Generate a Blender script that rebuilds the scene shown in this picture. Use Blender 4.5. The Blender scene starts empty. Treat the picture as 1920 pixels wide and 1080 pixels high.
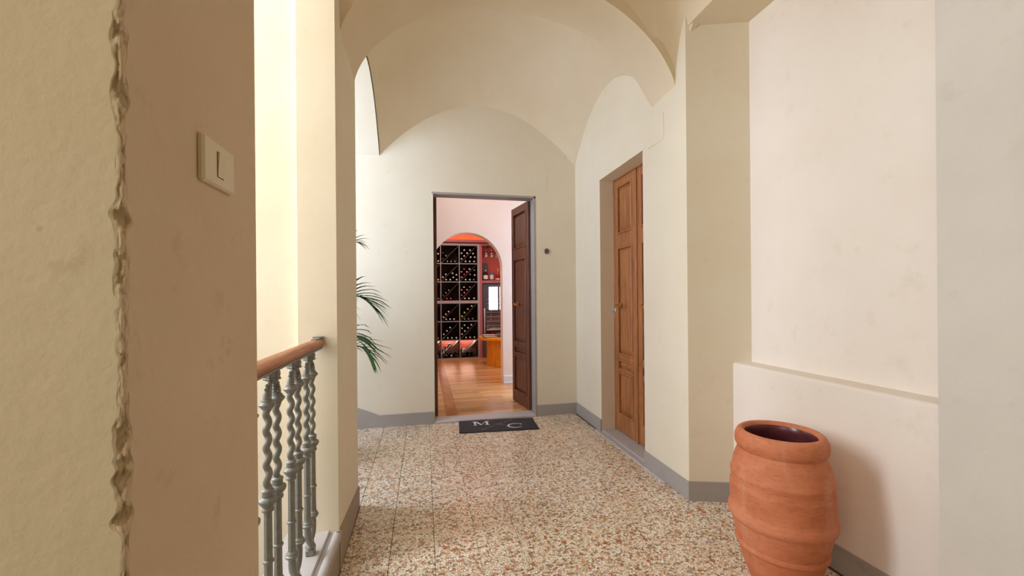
import bpy, bmesh, math, random
from mathutils import Vector, Matrix
from math import sin, cos, pi, radians as R
random.seed(7)
S = bpy.context.scene
C = S.collection

# ------------------------------------------------------------------ camera, sky, daylight, exposure
CAM_YAW, CAM_ROLL, CAM_H = 0.2135, 0.0085, 1.25
cd = bpy.data.cameras.new('camera'); cam = bpy.data.objects.new('camera', cd); C.objects.link(cam)
cd.sensor_width = 36.0; cd.lens = 762 / 1920 * 36.0; cd.shift_y = 17.6 / 1920; cd.clip_start = 0.02
cam.matrix_world = Matrix.Translation((0, 0, CAM_H)) @ (Matrix.Rotation(-CAM_YAW, 4, 'Z') @ Matrix.Rotation(pi/2, 4, 'X') @ Matrix.Rotation(-CAM_ROLL, 4, 'Z'))
S.camera = cam
W = bpy.data.worlds.new('sky'); S.world = W; W.use_nodes = True
W.node_tree.nodes['Background'].inputs[0].default_value = (0.93, 0.96, 1.0, 1)
W.node_tree.nodes['Background'].inputs[1].default_value = 0.45

def area(name, loc, rot, sx, sy, power, col):
    l = bpy.data.lights.new(name, 'AREA'); l.shape = 'RECTANGLE'; l.size = sx; l.size_y = sy
    l.energy = power; l.color = col
    o = bpy.data.objects.new(name, l); C.objects.link(o); o.location = loc; o.rotation_euler = rot
    return o
# daylight entering through the two gallery arches on the left and the anteroom window, plus added fills
area('daylight_gallery', (-2.5, 1.68, 2.35), (0, R(-82), R(-12)), 2.4, 0.7, 128, (0.84, 0.91, 1.0))
area('daylight_skylight', (-1.5, 1.55, 4.5), (0, R(-24), 0), 1.2, 0.8, 34, (0.78, 0.88, 1.0))
area('daylight_stair', (-2.1, 3.05, 2.1), (0, R(-86), R(22)), 2.4, 0.9, 112, (0.64, 0.755, 1.0))
area('fill_landing', (-2.3, -1.2, 1.9), (0, R(-85), 0), 2.0, 2.0, 50, (1.0, 0.87, 0.70))  # added warm fill behind the camera, no such opening known
area('daylight_anteroom', (2.7, 5.05, 1.6), (0, R(90), 0), 1.8, 1.0, 62, (0.62, 0.74, 1.0))
area('lamp_anteroom', (0.6, 4.9, 3.1), (0, 0, 0), 0.5, 0.5, 7, (1.0, 0.80, 0.70))
area('fill_cellar', (0.5, 6.9, 2.9), (0, 0, 0), 0.8, 0.8, 30, (1.0, 0.82, 0.70))  # added overhead fill to brighten the cellar, no lamp known there
vs = S.view_settings
vs.view_transform = 'Standard'; vs.look = 'None'; vs.gamma = 1.0; vs.exposure = -0.32; vs.use_curve_mapping = False
S.cycles.use_denoising = True
S.cycles.max_bounces = 14; S.cycles.diffuse_bounces = 8; S.cycles.transparent_max_bounces = 12
S.cycles.sample_clamp_indirect = 8.0

# ------------------------------------------------------------------ materials
def srgb(r, g, b):
    f = lambda c: (c/255/12.92) if c/255 <= 0.04045 else ((c/255+0.055)/1.055)**2.4
    return (f(r), f(g), f(b), 1)
class NT:
    def __init__(self, name):
        self.m = bpy.data.materials.new(name); self.m.use_nodes = True
        self.t = self.m.node_tree; self.b = self.t.nodes['Principled BSDF']
    def n(self, typ, **kw):
        x = self.t.nodes.new('ShaderNode' + typ)
        for k, v in kw.items():
            if k.startswith('i_'):
                x.inputs[k[2:].replace('_', ' ')].default_value = v
            else: setattr(x, k, v)
        return x
    def l(self, a, b): self.t.links.new(a, b)
    def ramp(self, fac, stops, interp='LINEAR'):
        r = self.n('ValToRGB'); r.color_ramp.interpolation = interp
        e = r.color_ramp.elements
        while len(e) < len(stops): e.new(0.5)
        for q, (p, c) in zip(e, stops): q.position = p; q.color = c
        self.l(fac, r.inputs[0]); return r.outputs[0]
    def pos(self, scale=(1, 1, 1), world=True):
        mp = self.n('Mapping'); mp.inputs['Scale'].default_value = scale
        if world: self.l(self.n('NewGeometry').outputs['Position'], mp.inputs[0])
        else: self.l(self.n('TexCoord').outputs['Object'], mp.inputs[0])
        return mp.outputs[0]
    def noise(self, vec, scale, detail=4, rough=0.55):
        x = self.n('TexNoise'); x.inputs['Scale'].default_value = scale; x.inputs['Detail'].default_value = detail
        x.inputs['Roughness'].default_value = rough; self.l(vec, x.inputs['Vector']); return x.outputs['Fac']
    def bump(self, h, strength, dist=0.01):
        b = self.n('Bump'); b.inputs['Strength'].default_value = strength; b.inputs['Distance'].default_value = dist
        self.l(h, b.inputs['Height']); self.l(b.outputs[0], self.b.inputs['Normal'])
    def mix(self, f, a, b, typ='MIX'):
        x = self.n('MixRGB', blend_type=typ)
        for i, v in ((0, f), (1, a), (2, b)):
            if hasattr(v, 'is_output'): self.l(v, x.inputs[i])
            else: x.inputs[i].default_value = v
        return x.outputs[0]
    def set(self, **kw):
        for k, v in kw.items(): self.b.inputs[k.replace('_', ' ')].default_value = v
        return self

def plaster(name, c1, c2, stain, rough=0.85, relief=0.25, mott_k=0.32):
    t = NT(name); p = t.pos()
    mott = t.noise(p, 1.7, 6, 0.6); fine = t.noise(p, 60, 3); mid = t.noise(p, 9, 5, 0.65)
    base = t.ramp(mott, [(0.35, c1), (0.65, c2)])
    st = t.ramp(mid, [(0.60, (0, 0, 0, 1)), (0.78, (1, 1, 1, 1))])
    k = t.n('Math', operation='MULTIPLY'); t.l(st, k.inputs[0]); k.inputs[1].default_value = mott_k
    base = t.mix(k.outputs[0], base, stain)
    sp = t.n('TexVoronoi'); sp.inputs['Scale'].default_value = 7.0; t.l(p, sp.inputs['Vector'])
    dots = t.ramp(sp.outputs['Distance'], [(0.018, (1, 1, 1, 1)), (0.035, (0, 0, 0, 1))])
    k2 = t.n('Math', operation='MULTIPLY'); t.l(dots, k2.inputs[0]); k2.inputs[1].default_value = 0.35
    base = t.mix(k2.outputs[0], base, stain)
    t.l(base, t.b.inputs['Base Color']); t.set(Roughness=rough)
    h = t.n('Math', operation='ADD'); t.l(mid, h.inputs[0])
    f2 = t.n('Math', operation='MULTIPLY'); t.l(fine, f2.inputs[0]); f2.inputs[1].default_value = 0.25
    t.l(f2.outputs[0], h.inputs[1]); t.bump(h.outputs[0], relief, 0.012)
    return t.m
def plain(name, col, rough=0.5, metal=0.0, var=0.0, scale=20, bump=0.0, spec=0.5):
    t = NT(name); t.set(Roughness=rough, Metallic=metal); t.b.inputs['Specular IOR Level'].default_value = spec
    p = t.pos(world=False); nz = t.noise(p, scale, 4)
    d = tuple(max(0, c*(1-var)) for c in col[:3]) + (1,); u = tuple(min(1, c*(1+var)) for c in col[:3]) + (1,)
    t.l(t.ramp(nz, [(0.3, d), (0.7, u)]), t.b.inputs['Base Color'])
    if bump: t.bump(nz, bump, 0.005)
    return t.m
def emit(name, col, st):
    t = NT(name); t.set(Roughness=0.5); t.b.inputs['Base Color'].default_value = col
    t.b.inputs['Emission Color'].default_value = col; t.b.inputs['Emission Strength'].default_value = st
    return t.m
def wood(name, c1, c2, c3, grain=(6, 6, 0.7), rough=0.38, world=False, vary=0.0, spec=0.5):
    t = NT(name); p = t.pos(grain, world)
    if vary:
        oi = t.n('ObjectInfo'); ad = t.n('VectorMath', operation='ADD'); cx = t.n('CombineXYZ')
        ml = t.n('Math', operation='MULTIPLY'); ml.inputs[1].default_value = 37.0
        t.l(oi.outputs['Random'], ml.inputs[0]); t.l(ml.outputs[0], cx.inputs[0]); t.l(ml.outputs[0], cx.inputs[2])
        t.l(p, ad.inputs[0]); t.l(cx.outputs[0], ad.inputs[1]); p = ad.outputs[0]
    a = t.noise(p, 4, 8, 0.65); b = t.noise(p, 24, 4, 0.6)
    col = t.ramp(a, [(0.28, c1), (0.5, c2), (0.72, c3)])
    dk = t.ramp(b, [(0.30, (0.62, 0.58, 0.55, 1)), (0.55, (1, 1, 1, 1))])
    col = t.mix(0.7, col, dk, 'MULTIPLY')
    if vary:
        vv = t.ramp(oi.outputs['Random'], [(0, (1-vary, 1-vary, 1-vary, 1)), (1, (1+vary*0.3, 1+vary*0.3, 1+vary*0.3, 1))])
        col = t.mix(1.0, col, vv, 'MULTIPLY')
    t.l(col, t.b.inputs['Base Color']); t.set(Roughness=rough); t.b.inputs['Specular IOR Level'].default_value = spec
    t.bump(b, 0.12, 0.002)
    return t.m
def glass(name, col, rough=0.02, refl=0.12):
    t = NT(name); out = t.t.nodes['Material Output']
    tr = t.n('BsdfTransparent'); tr.inputs[0].default_value = col
    gl = t.n('BsdfGlossy'); gl.inputs['Roughness'].default_value = rough
    mx = t.n('MixShader'); lw = t.n('LayerWeight'); lw.inputs[0].default_value = 0.35
    a = t.n('Math', operation='MULTIPLY_ADD'); a.inputs[1].default_value = 0.7; a.inputs[2].default_value = refl
    t.l(lw.outputs['Facing'], a.inputs[0]); t.l(a.outputs[0], mx.inputs[0])
    t.l(tr.outputs[0], mx.inputs[1]); t.l(gl.outputs[0], mx.inputs[2]); t.l(mx.outputs[0], out.inputs[0])
    return t.m
def terrazzo():
    t = NT('terrazzo'); p = t.pos()
    wob = t.n('TexNoise'); wob.inputs['Scale'].default_value = 70; t.l(p, wob.inputs['Vector'])
    sc = t.n('VectorMath', operation='SCALE'); sc.inputs['Scale'].default_value = 0.010
    t.l(wob.outputs['Color'], sc.inputs[0]); ad = t.n('VectorMath', operation='ADD'); t.l(p, ad.inputs[0]); t.l(sc.outputs[0], ad.inputs[1])
    q = ad.outputs[0]
    def layer(scale, gap, stops):
        v = t.n('TexVoronoi'); v.inputs['Scale'].default_value = scale; t.l(q, v.inputs['Vector'])
        e = t.n('TexVoronoi', feature='DISTANCE_TO_EDGE'); e.inputs['Scale'].default_value = scale; t.l(q, e.inputs['Vector'])
        sx = t.n('SeparateColor'); t.l(v.outputs['Color'], sx.inputs[0])
        col = t.ramp(sx.outputs[0], stops, 'CONSTANT')
        msk = t.ramp(e.outputs['Distance'], [(gap, (0, 0, 0, 1)), (gap+0.06, (1, 1, 1, 1))])
        return col, msk, sx.outputs[1]
    cream, white, pink, rust, grey, tan, ochre = (srgb(240, 224, 196), srgb(250, 242, 228), srgb(214, 156, 134), srgb(184, 106, 68), srgb(168, 156, 142), srgb(222, 194, 150), srgb(214, 160, 76))
    mat = srgb(152, 118, 84)
    c1, m1, _ = layer(82, 0.055, [(0, cream), (0.32, white), (0.62, tan), (0.76, mat), (0.90, grey), (0.95, pink)])
    c3, m3, _ = layer(150, 0.10, [(0, cream), (0.45, mat), (0.8, white)])
    base = t.mix(m1, t.mix(m3, mat, c3), c1)
    c2, m2, s2 = layer(44, 0.10, [(0, pink), (0.3, rust), (0.55, cream), (0.8, ochre), (0.9, rust)])
    pick = t.ramp(s2, [(0.89, (0, 0, 0, 1)), (0.90, (1, 1, 1, 1))])
    k = t.n('Math', operation='MULTIPLY'); t.l(m2, k.inputs[0]); t.l(pick, k.inputs[1])
    base = t.mix(k.outputs[0], base, c2)
    wear = t.ramp(t.noise(p, 1.3, 3), [(0.35, (0.93, 0.92, 0.90, 1)), (0.65, (1, 1, 1, 1))])
    base = t.mix(1.0, base, wear, 'MULTIPLY')
    t.l(base, t.b.inputs['Base Color'])
    rg = t.ramp(t.noise(p, 6, 4), [(0.3, (0.20,)*3 + (1,)), (0.7, (0.34,)*3 + (1,))]); t.l(rg, t.b.inputs['Roughness'])
    t.bump(t.noise(p, 120, 2), 0.05, 0.002)
    return t.m

M = {}
M['cream'] = plaster('cream plaster', srgb(225, 214, 188), srgb(229, 220, 197), srgb(205, 190, 158), relief=0.10)
M['vault'] = plaster('vault plaster', srgb(219, 202, 169), srgb(224, 209, 180), srgb(212, 198, 168), relief=0.12)
M['rough_cream'] = plaster('rough yellowed plaster', srgb(231, 217, 184), srgb(236, 224, 195), srgb(190, 166, 122), relief=0.34, mott_k=0.6)
M['rough_shade'] = plaster('rough shaded plaster', srgb(214, 192, 160), srgb(221, 201, 171), srgb(184, 152, 112), relief=0.34, mott_k=0.6)  # side face of the near pier: its shade is put into the colour
M['white'] = plaster('whitewashed plaster', srgb(228, 216, 202), srgb(232, 222, 210), srgb(205, 190, 170), relief=0.18)
M['greyish'] = plaster('grey white plaster', srgb(203, 195, 183), srgb(211, 203, 191), srgb(184, 172, 156), relief=0.22)
M['pinkish'] = plaster('smooth pink white wall', srgb(240, 224, 212), srgb(242, 229, 219), srgb(236, 218, 206), relief=0.03)
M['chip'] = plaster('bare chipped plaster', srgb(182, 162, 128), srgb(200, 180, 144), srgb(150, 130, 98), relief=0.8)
M['base_grey'] = plaster('grey painted skirting', srgb(160, 154, 146), srgb(168, 162, 154), srgb(120, 112, 102), rough=0.6, relief=0.15)
M['base_tan'] = plaster('tan grey painted skirting', srgb(158, 144, 124), srgb(166, 152, 132), srgb(122, 108, 90), rough=0.7, relief=0.3)
M['stone'] = plaster('grey stone', srgb(176, 170, 166), srgb(190, 184, 180), srgb(142, 134, 126), rough=0.5, relief=0.12)
M['terrazzo'] = terrazzo()
M['grout'] = plain('floor grout', srgb(96, 80, 62), 0.9, var=0.2)
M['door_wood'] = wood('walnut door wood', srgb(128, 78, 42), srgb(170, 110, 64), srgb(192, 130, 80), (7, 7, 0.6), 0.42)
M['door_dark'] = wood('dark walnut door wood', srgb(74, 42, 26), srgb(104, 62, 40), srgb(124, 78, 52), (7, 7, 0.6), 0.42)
M['rail_wood'] = wood('handrail wood', srgb(128, 72, 42), srgb(176, 112, 70), srgb(206, 146, 100), (14, 0.8, 14), 0.45)
M['parquet'] = wood('parquet oak', srgb(196, 142, 86), srgb(222, 170, 112), srgb(236, 192, 138), (0.9, 9, 9), 0.24, vary=0.30)
M['parquet_dark'] = wood('parquet border', srgb(160, 104, 58), srgb(184, 126, 74), srgb(198, 142, 90), (9, 0.9, 9), 0.24, vary=0.2)
M['iron'] = plain('grey green painted iron', srgb(130, 130, 121), 0.40, 0.15, 0.12, 60, 0.15)
M['brass'] = plain('worn brass', srgb(206, 168, 104), 0.28, 1.0, 0.12, 80)
M['steel'] = plain('brushed steel', srgb(190, 190, 192), 0.3, 1.0, 0.05)
M['nickel'] = plain('dull nickel', srgb(128, 122, 108), 0.4, 0.8, 0.1)
M['plastic'] = plain('ivory plastic', srgb(226, 212, 178), 0.35, var=0.02)
M['dark_gap'] = plain('dark gap', srgb(40, 32, 24), 0.9)
M['rubber'] = plain('black rubber mat', srgb(44, 42, 46), 0.8, var=0.12, scale=140, bump=0.4)
M['mat_print'] = plain('pale mat lettering', srgb(212, 208, 208), 0.8)
M['mat_line'] = plain('grey mat line', srgb(140, 136, 138), 0.8)
M['rack'] = plain('dark rack wood', srgb(74, 62, 60), 0.45, var=0.15)
M['rack_edge'] = plain('grey rack edging', srgb(164, 156, 162), 0.4, var=0.06)
M['rack_back_shade'] = plain('dark rack back shade', srgb(58, 36, 32), 0.7, var=0.2)
M['red'] = plaster('red wall paint', srgb(206, 100, 88), srgb(212, 108, 94), srgb(190, 88, 78), relief=0.05)
M['mauve'] = plain('mauve panel', srgb(176, 98, 106), 0.5, var=0.05)
M['led_orange'] = emit('orange led strip', (1.0, 0.48, 0.17, 1), 26)
M['led_warm'] = emit('warm led strip', (1.0, 0.78, 0.62, 1), 26)
M['window_glow'] = emit('daylit window pane', (0.9, 0.95, 1.0, 1), 7)
M['bottle'] = plain('dark bottle glass', srgb(20, 20, 16), 0.12, var=0.3, spec=0.6)
M['green_glass'] = plain('green bottle glass', srgb(28, 52, 30), 0.12, var=0.2)
for k, c in dict(white=(226, 214, 204), grey=(140, 132, 122), dark=(66, 52, 48), red=(206, 72, 84), pink=(232, 138, 148), yellow=(226, 216, 96), cream=(240, 224, 176), amber=(196, 140, 92), green=(54, 92, 60)).items():
    M['cap_' + k] = plain(k + ' bottle capsule', srgb(*c), 0.4)
M['paper'] = plain('paper', srgb(232, 228, 228), 0.7)
M['paper2'] = plain('pinkish paper', srgb(214, 196, 200), 0.7)
M['leather'] = plain('brown leather', srgb(120, 82, 58), 0.5, var=0.15)
M['yellow_wood'] = wood('golden varnished wood', srgb(218, 132, 14), srgb(242, 164, 30), srgb(250, 184, 48), (5, 5, 0.6), 0.3)
M['blue_glass'] = plain('blue glass', srgb(84, 110, 160), 0.1, var=0.3)
M['clear_glass'] = glass('clear glass', (0.96, 0.96, 0.97, 1), 0.02, 0.10)
M['fridge_glass'] = glass('tinted fridge glass', (0.80, 0.80, 0.86, 1), 0.01, 0.16)
M['fridge_body'] = plain('black fridge body', srgb(54, 54, 58), 0.35, 0.3)
M['fridge_grey'] = plain('grey fridge plinth', srgb(92, 88, 86), 0.5, 0.2)
M['white_paint'] = plain('white painted skirting', srgb(232, 230, 234), 0.35)
M['leaf'] = plain('palm leaf green', srgb(52, 106, 40), 0.42, var=0.35, scale=6)
M['leaf_dry'] = plain('drying palm leaf', srgb(122, 104, 44), 0.5, var=0.3, scale=8)
M['stem'] = plain('palm stem', srgb(92, 122, 58), 0.5, var=0.2)
M['soil'] = plain('potting soil', srgb(62, 46, 34), 0.95, var=0.3, scale=60, bump=0.5)
def terracotta():
    t = NT('terracotta'); p = t.pos((1, 1, 2.2), False)
    a = t.noise(p, 3.2, 6, 0.6); b = t.noise(p, 40, 4)
    st = t.noise(t.pos((9, 9, 1.1), False), 1.6, 5, 0.6)
    col = t.ramp(a, [(0.3, srgb(190, 108, 70)), (0.5, srgb(206, 124, 84)), (0.72, srgb(216, 142, 104))])
    pale = t.ramp(st, [(0.56, (0, 0, 0, 1)), (0.74, (0.7, 0.7, 0.7, 1))])
    col = t.mix(pale, col, srgb(212, 150, 118))
    dk = t.ramp(b, [(0.28, (0.78, 0.74, 0.72, 1)), (0.5, (1, 1, 1, 1))])
    t.l(t.mix(0.8, col, dk, 'MULTIPLY'), t.b.inputs['Base Color']); t.set(Roughness=0.72)
    t.bump(b, 0.22, 0.004); return t.m
M['terracotta'] = terracotta()
M['glaze'] = plain('purple brown inner glaze', srgb(92, 44, 48), 0.25, var=0.2)

# ------------------------------------------------------------------ mesh helpers
class MB:
    def __init__(s): s.v = []; s.f = []; s.mi = []
    def add(s, vs, fs, mi=0):
        o = len(s.v); s.v += [tuple(q) for q in vs]; s.f += [tuple(i+o for i in f) for f in fs]; s.mi += [mi]*len(fs); return s
    def box(s, x0, x1, y0, y1, z0, z1, mi=0, b=0.0):
        if b <= 0:
            return s.add([(x0,y0,z0),(x1,y0,z0),(x1,y1,z0),(x0,y1,z0),(x0,y0,z1),(x1,y0,z1),(x1,y1,z1),(x0,y1,z1)],
                         [(0,3,2,1),(4,5,6,7),(0,1,5,4),(1,2,6,5),(2,3,7,6),(3,0,4,7)], mi)
        bm = bmesh.new(); bmesh.ops.create_cube(bm, size=1)
        for v in bm.verts: v.co = Vector((x0+(v.co.x+.5)*(x1-x0), y0+(v.co.y+.5)*(y1-y0), z0+(v.co.z+.5)*(z1-z0)))
        bmesh.ops.bevel(bm, geom=bm.edges[:], offset=b, segments=1, affect='EDGES')
        bm.verts.index_update(); s.add([v.co[:] for v in bm.verts], [[v.index for v in f.verts] for f in bm.faces], mi); bm.free(); return s
    def prism(s, poly, z0, z1, mi=0):
        n = len(poly); a = sum(poly[i][0]*poly[(i+1)%n][1]-poly[(i+1)%n][0]*poly[i][1] for i in range(n))
        if a < 0: poly = poly[::-1]
        return s.add([(x,y,z0) for x,y in poly]+[(x,y,z1) for x,y in poly],
                     [tuple(range(n-1,-1,-1)), tuple(range(n,2*n))]+[(i,(i+1)%n,(i+1)%n+n,i+n) for i in range(n)], mi)
    def lathe(s, prof, seg=24, c=(0,0,0), rib=0, amp=0.0, mi=0, axis='Z', caps=True):
        vs = []; fs = []
        for r, z in prof:
            for i in range(seg):
                t = 2*pi*i/seg; q = r*(1+amp*cos(rib*t)) if rib else r
                p = (q*cos(t), q*sin(t), z)
                if axis == 'Y': p = (p[0], p[2], -p[1])
                if axis == 'X': p = (p[2], p[0], p[1])
                vs.append((p[0]+c[0], p[1]+c[1], p[2]+c[2]))
        for k in range(len(prof)-1):
            for i in range(seg):
                j = (i+1) % seg; fs.append((k*seg+i, k*seg+j, (k+1)*seg+j, (k+1)*seg+i))
        if caps:
            if prof[0][0] > 1e-5: fs.append(tuple(range(seg-1,-1,-1)))
            if prof[-1][0] > 1e-5: fs.append(tuple(range((len(prof)-1)*seg, len(prof)*seg)))
        return s.add(vs, fs, mi)
    def tube(s, path, rad, seg=10, mi=0):
        pts = [Vector(p) for p in path]; n = len(pts)
        rr = rad if isinstance(rad, (list, tuple)) else [rad]*n
        vs = []; fs = []; up = Vector((0,0,1)); prev = None
        for i, p in enumerate(pts):
            d = (pts[min(i+1,n-1)]-pts[max(i-1,0)]).normalized()
            if prev is None:
                a = d.cross(up if abs(d.z) < 0.95 else Vector((1,0,0))).normalized()
            else: a = (prev-d*prev.dot(d)).normalized()
            prev = a; b = d.cross(a)
            for k in range(seg):
                t = 2*pi*k/seg; vs.append(p+(a*cos(t)+b*sin(t))*rr[i])
        for i in range(n-1):
            for k in range(seg):
                j = (k+1) % seg; fs.append((i*seg+k, i*seg+j, (i+1)*seg+j, (i+1)*seg+k))
        fs += [tuple(range(seg-1,-1,-1)), tuple(range((n-1)*seg, n*seg))]
        return s.add(vs, fs, mi)
    def ball(s, c, r, seg=8, mi=0):
        return s.lathe([(1e-6,-r)]+[(r*sin(pi*i/5), -r*cos(pi*i/5)) for i in range(1,5)]+[(1e-6,r)], seg, c, mi=mi, caps=False)
    def extrude(s, prof, axis, a0, a1, mi=0):
        """closed 2-D profile swept along an axis: axis 'X' takes (y,z), 'Y' takes (x,z)"""
        n = len(prof); f = (lambda p, a: (a, p[0], p[1])) if axis == 'X' else (lambda p, a: (p[0], a, p[1]))
        return s.add([f(p, a0) for p in prof]+[f(p, a1) for p in prof],
                     [tuple(range(n)), tuple(range(2*n-1, n-1, -1))]+[(i, i+n, (i+1)%n+n, (i+1)%n) for i in range(n)], mi)
    def mesh(s, name, mats, smooth=False):
        me = bpy.data.meshes.new(name); me.from_pydata(s.v, [], s.f); me.validate()
        bm = bmesh.new(); bm.from_mesh(me); bmesh.ops.recalc_face_normals(bm, faces=bm.faces[:]); bm.to_mesh(me); bm.free()
        for m in (mats if isinstance(mats, (list, tuple)) else [mats]): me.materials.append(m)
        if len(me.polygons) == len(s.mi): me.polygons.foreach_set('material_index', s.mi)
        if smooth:
            me.polygons.foreach_set('use_smooth', [True]*len(me.polygons))
            me.set_sharp_from_angle(angle=R(38))
        return me
    def build(s, name, mats, parent=None, loc=(0,0,0), rot=0.0, smooth=False):
        return put(name, s.mesh(name, mats, smooth), parent, loc, rot)
def put(name, me, parent=None, loc=(0,0,0), rot=0.0):
    o = bpy.data.objects.new(name, me); C.objects.link(o); o.location = loc; o.rotation_euler = (0, 0, rot)
    if parent: o.parent = parent
    return o
def tag(o, label, cat, group=None):
    o['label'] = label; o['category'] = cat
    if group: o['group'] = group
    return o
def thing(name, label, cat, loc=(0,0,0), rot=0.0, group=None):
    o = bpy.data.objects.new(name, None); C.objects.link(o); o.location = loc; o.rotation_euler = (0,0,rot)
    o.empty_display_size = 0.05
    return tag(o, label, cat, group)
def struct(o, label=None):
    o['kind'] = 'structure'
    if label: o['label'] = label
    return o
def copy_tree(o, parent=None):
    c = o.copy(); C.objects.link(c)
    if parent: c.parent = parent
    for ch in o.children: copy_tree(ch, c)
    return c
def bez(p, n):
    out = []
    for i in range(n+1):
        t = i/n; q = [Vector(a) for a in p]
        while len(q) > 1: q = [q[k].lerp(q[k+1], t) for k in range(len(q)-1)]
        out.append(q[0])
    return out

# ------------------------------------------------------------------ the shell
TOP = 4.2
# far wall with the doorway to the anteroom
m = MB(); m.box(-3.0, 0.097, 4.13, 4.27, -0.1, TOP).box(1.142, 1.61, 4.13, 4.27, -0.1, TOP).box(0.097, 1.142, 4.13, 4.27, 2.307, TOP)
struct(m.build('wall_far', M['cream']), 'cream plastered end wall with an open doorway to the cellar room')
# grey painted lining of that doorway
m = MB(); m.box(0.083, 0.099, 4.150, 4.275, 0, 2.30).box(1.139, 1.156, 4.128, 4.275, 0, 2.31).box(0.083, 1.156, 4.128, 4.275, 2.292, 2.312)
struct(m.build('trim_1', M['base_grey']), 'grey painted lining of the open doorway')
# right corridor wall with the recessed double door
m = MB()
m.prism([(1.575,2.2),(1.93,2.09),(2.35,2.09),(2.35,2.72),(1.583,2.72)], -0.1, TOP)
m.prism([(1.595,3.495),(2.35,3.495),(2.35,4.13),(1.602,4.13)], -0.1, TOP)
m.prism([(1.583,2.72),(2.35,2.72),(2.35,3.495),(1.595,3.495)], 2.325, TOP)
m.box(1.80, 2.35, 2.72, 3.495, -0.1, 2.325)
struct(m.build('wall_right', M['cream']), 'pale right hand wall around the recessed double door')
# recess behind the pot: thinner upper wall, thicker lower wall with a ledge
m = MB(); m.box(1.93, 2.35, 0.3, 2.09, -0.1, 3.2)
struct(m.build('wall_recess', M['white']), 'whitewashed back wall of the recess above the ledge')
m = MB()
prof = [(1.93, -0.1), (1.93, 0.85)]+[(1.845-0.018*sin(t), 0.828+0.018*cos(t)) for t in [pi/2*i/5 for i in range(6)]]+[(1.825, -0.1)]
m.extrude(prof, 'Y', 0.3, 2.17)
struct(m.build('wall_ledge', M['white'], smooth=True), 'low whitewashed wall with ledge behind the terracotta jar')
m = MB(); m.box(1.588, 2.35, 0.9, 2.195, 2.90, TOP)
struct(m.build('beam', M['vault']), 'plastered beam over the recess')
m = MB(); m.box(1.60, 2.35, -0.3, 0.979, -0.1, TOP)
struct(m.build('wall_pier', M['greyish']), 'grey white pier at the right edge')
# landing around the camera
m = MB(); m.box(2.2, 2.35, -3.2, -0.3, -0.1, TOP)
struct(m.build('wall_landing', M['greyish']))
m = MB(); m.box(-3.0, 2.35, -3.3, -3.15, -0.1, TOP)
struct(m.build('wall_back', M['cream']))
m = MB(); m.box(-3.0, 2.35, -3.3, 0.95, 3.35, 3.5)
struct(m.build('ceiling_landing', M['vault']))

# near left pier, its outer corner broken and chipped
def near_pier():
    from mathutils import noise
    xc, yc, z0, z1 = -0.385, 0.629, -0.1, TOP
    zs = [z0+0.25*i for i in range(1)]+[0.1+0.0035*i for i in range(int(2.5/0.0035))]+[2.62, 3.2, z1]
    # broken patches: height, half height, strength
    chips = [(1.985,0.020,0.7),(1.80,0.018,1.0),(1.755,0.022,1.1),(1.60,0.02,0.8),(1.52,0.02,0.8),(1.36,0.012,1.0),(1.28,0.03,0.5),(1.07,0.02,0.9),(1.02,0.025,0.9),(0.965,0.014,1.2),(0.86,0.016,0.5),(0.795,0.040,1.5),(0.745,0.018,1.9),(0.55,0.03,0.8)]
    N = 10; V = []; F = []; MI = []; D = []
    for z in zs:
        nz = lambda a, b, c: noise.noise((a, b, c))
        fr = nz(3.1, 0.2, z*90)*0.4+nz(1.7, 5.2, z*30)
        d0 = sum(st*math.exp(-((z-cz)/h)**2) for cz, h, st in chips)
        w = 0.0085+0.0030*fr+0.0075*d0*(1+0.3*nz(4.0, 4.0, z*45))   # width of the worn strip on either face
        row = [(-3.0, yc, z), (xc-0.12, yc, z)]; dd = [0, 0]
        for k in range(N+1):
            u = k/N; a = (1-u)**2; b = u**2
            # rounded corner between the two faces, eaten away inside the patches
            x = xc-w*a*(1.0+0.35*nz(8.0, 1.0, z*55)); y = yc+w*b*(1.0+0.35*nz(2.0, 7.0, z*50))
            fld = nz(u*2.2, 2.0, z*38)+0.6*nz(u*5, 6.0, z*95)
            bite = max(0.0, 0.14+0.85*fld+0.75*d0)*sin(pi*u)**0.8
            row.append((x-bite*0.0042, y+bite*0.0042, z)); dd.append(bite)
        row += [(xc, yc+0.12, z), (xc, 1.062, z), (-3.0, 1.062, z)]; dd += [0, 0, 0]
        V += row; D.append(dd)
    n = len(V)//len(zs)
    for i in range(len(zs)-1):
        for k in range(n):
            k2 = (k+1) % n; F.append((i*n+k, i*n+k2, (i+1)*n+k2, (i+1)*n+k))
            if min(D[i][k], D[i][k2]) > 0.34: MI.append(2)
            else: MI.append(0 if k < 6 else (3 if k == n-2 else 1))
    q = MB(); q.v = V; q.f = F; q.mi = MI
    return q
struct(near_pier().build('wall_left', [M['rough_cream'], M['rough_shade'], M['chip'], M['white']]), 'near left pier of yellowed plaster with a chipped corner')

# far left pillar in stepped sections
m = MB()
m.prism([(-0.392,2.0),(-0.396,2.59),(-0.90,2.59),(-0.90,2.06),(-0.69,2.06),(-0.557,2.06),(-0.557,2.0)], -3.0, TOP)
struct(m.build('wall_pillar', M['cream']), 'cream plaster pillar at the end of the balustrade')
m = MB(); m.box(-3.0, -0.68, 2.46, 2.588, -3.0, TOP)
struct(m.build('wall_stair', M['white']), 'pale wall across the open stairwell')
m = MB(); m.box(-0.56, -0.388, 1.06, 2.02, 2.95, TOP)
struct(m.build('wall_gallery', M['vault']))
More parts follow.
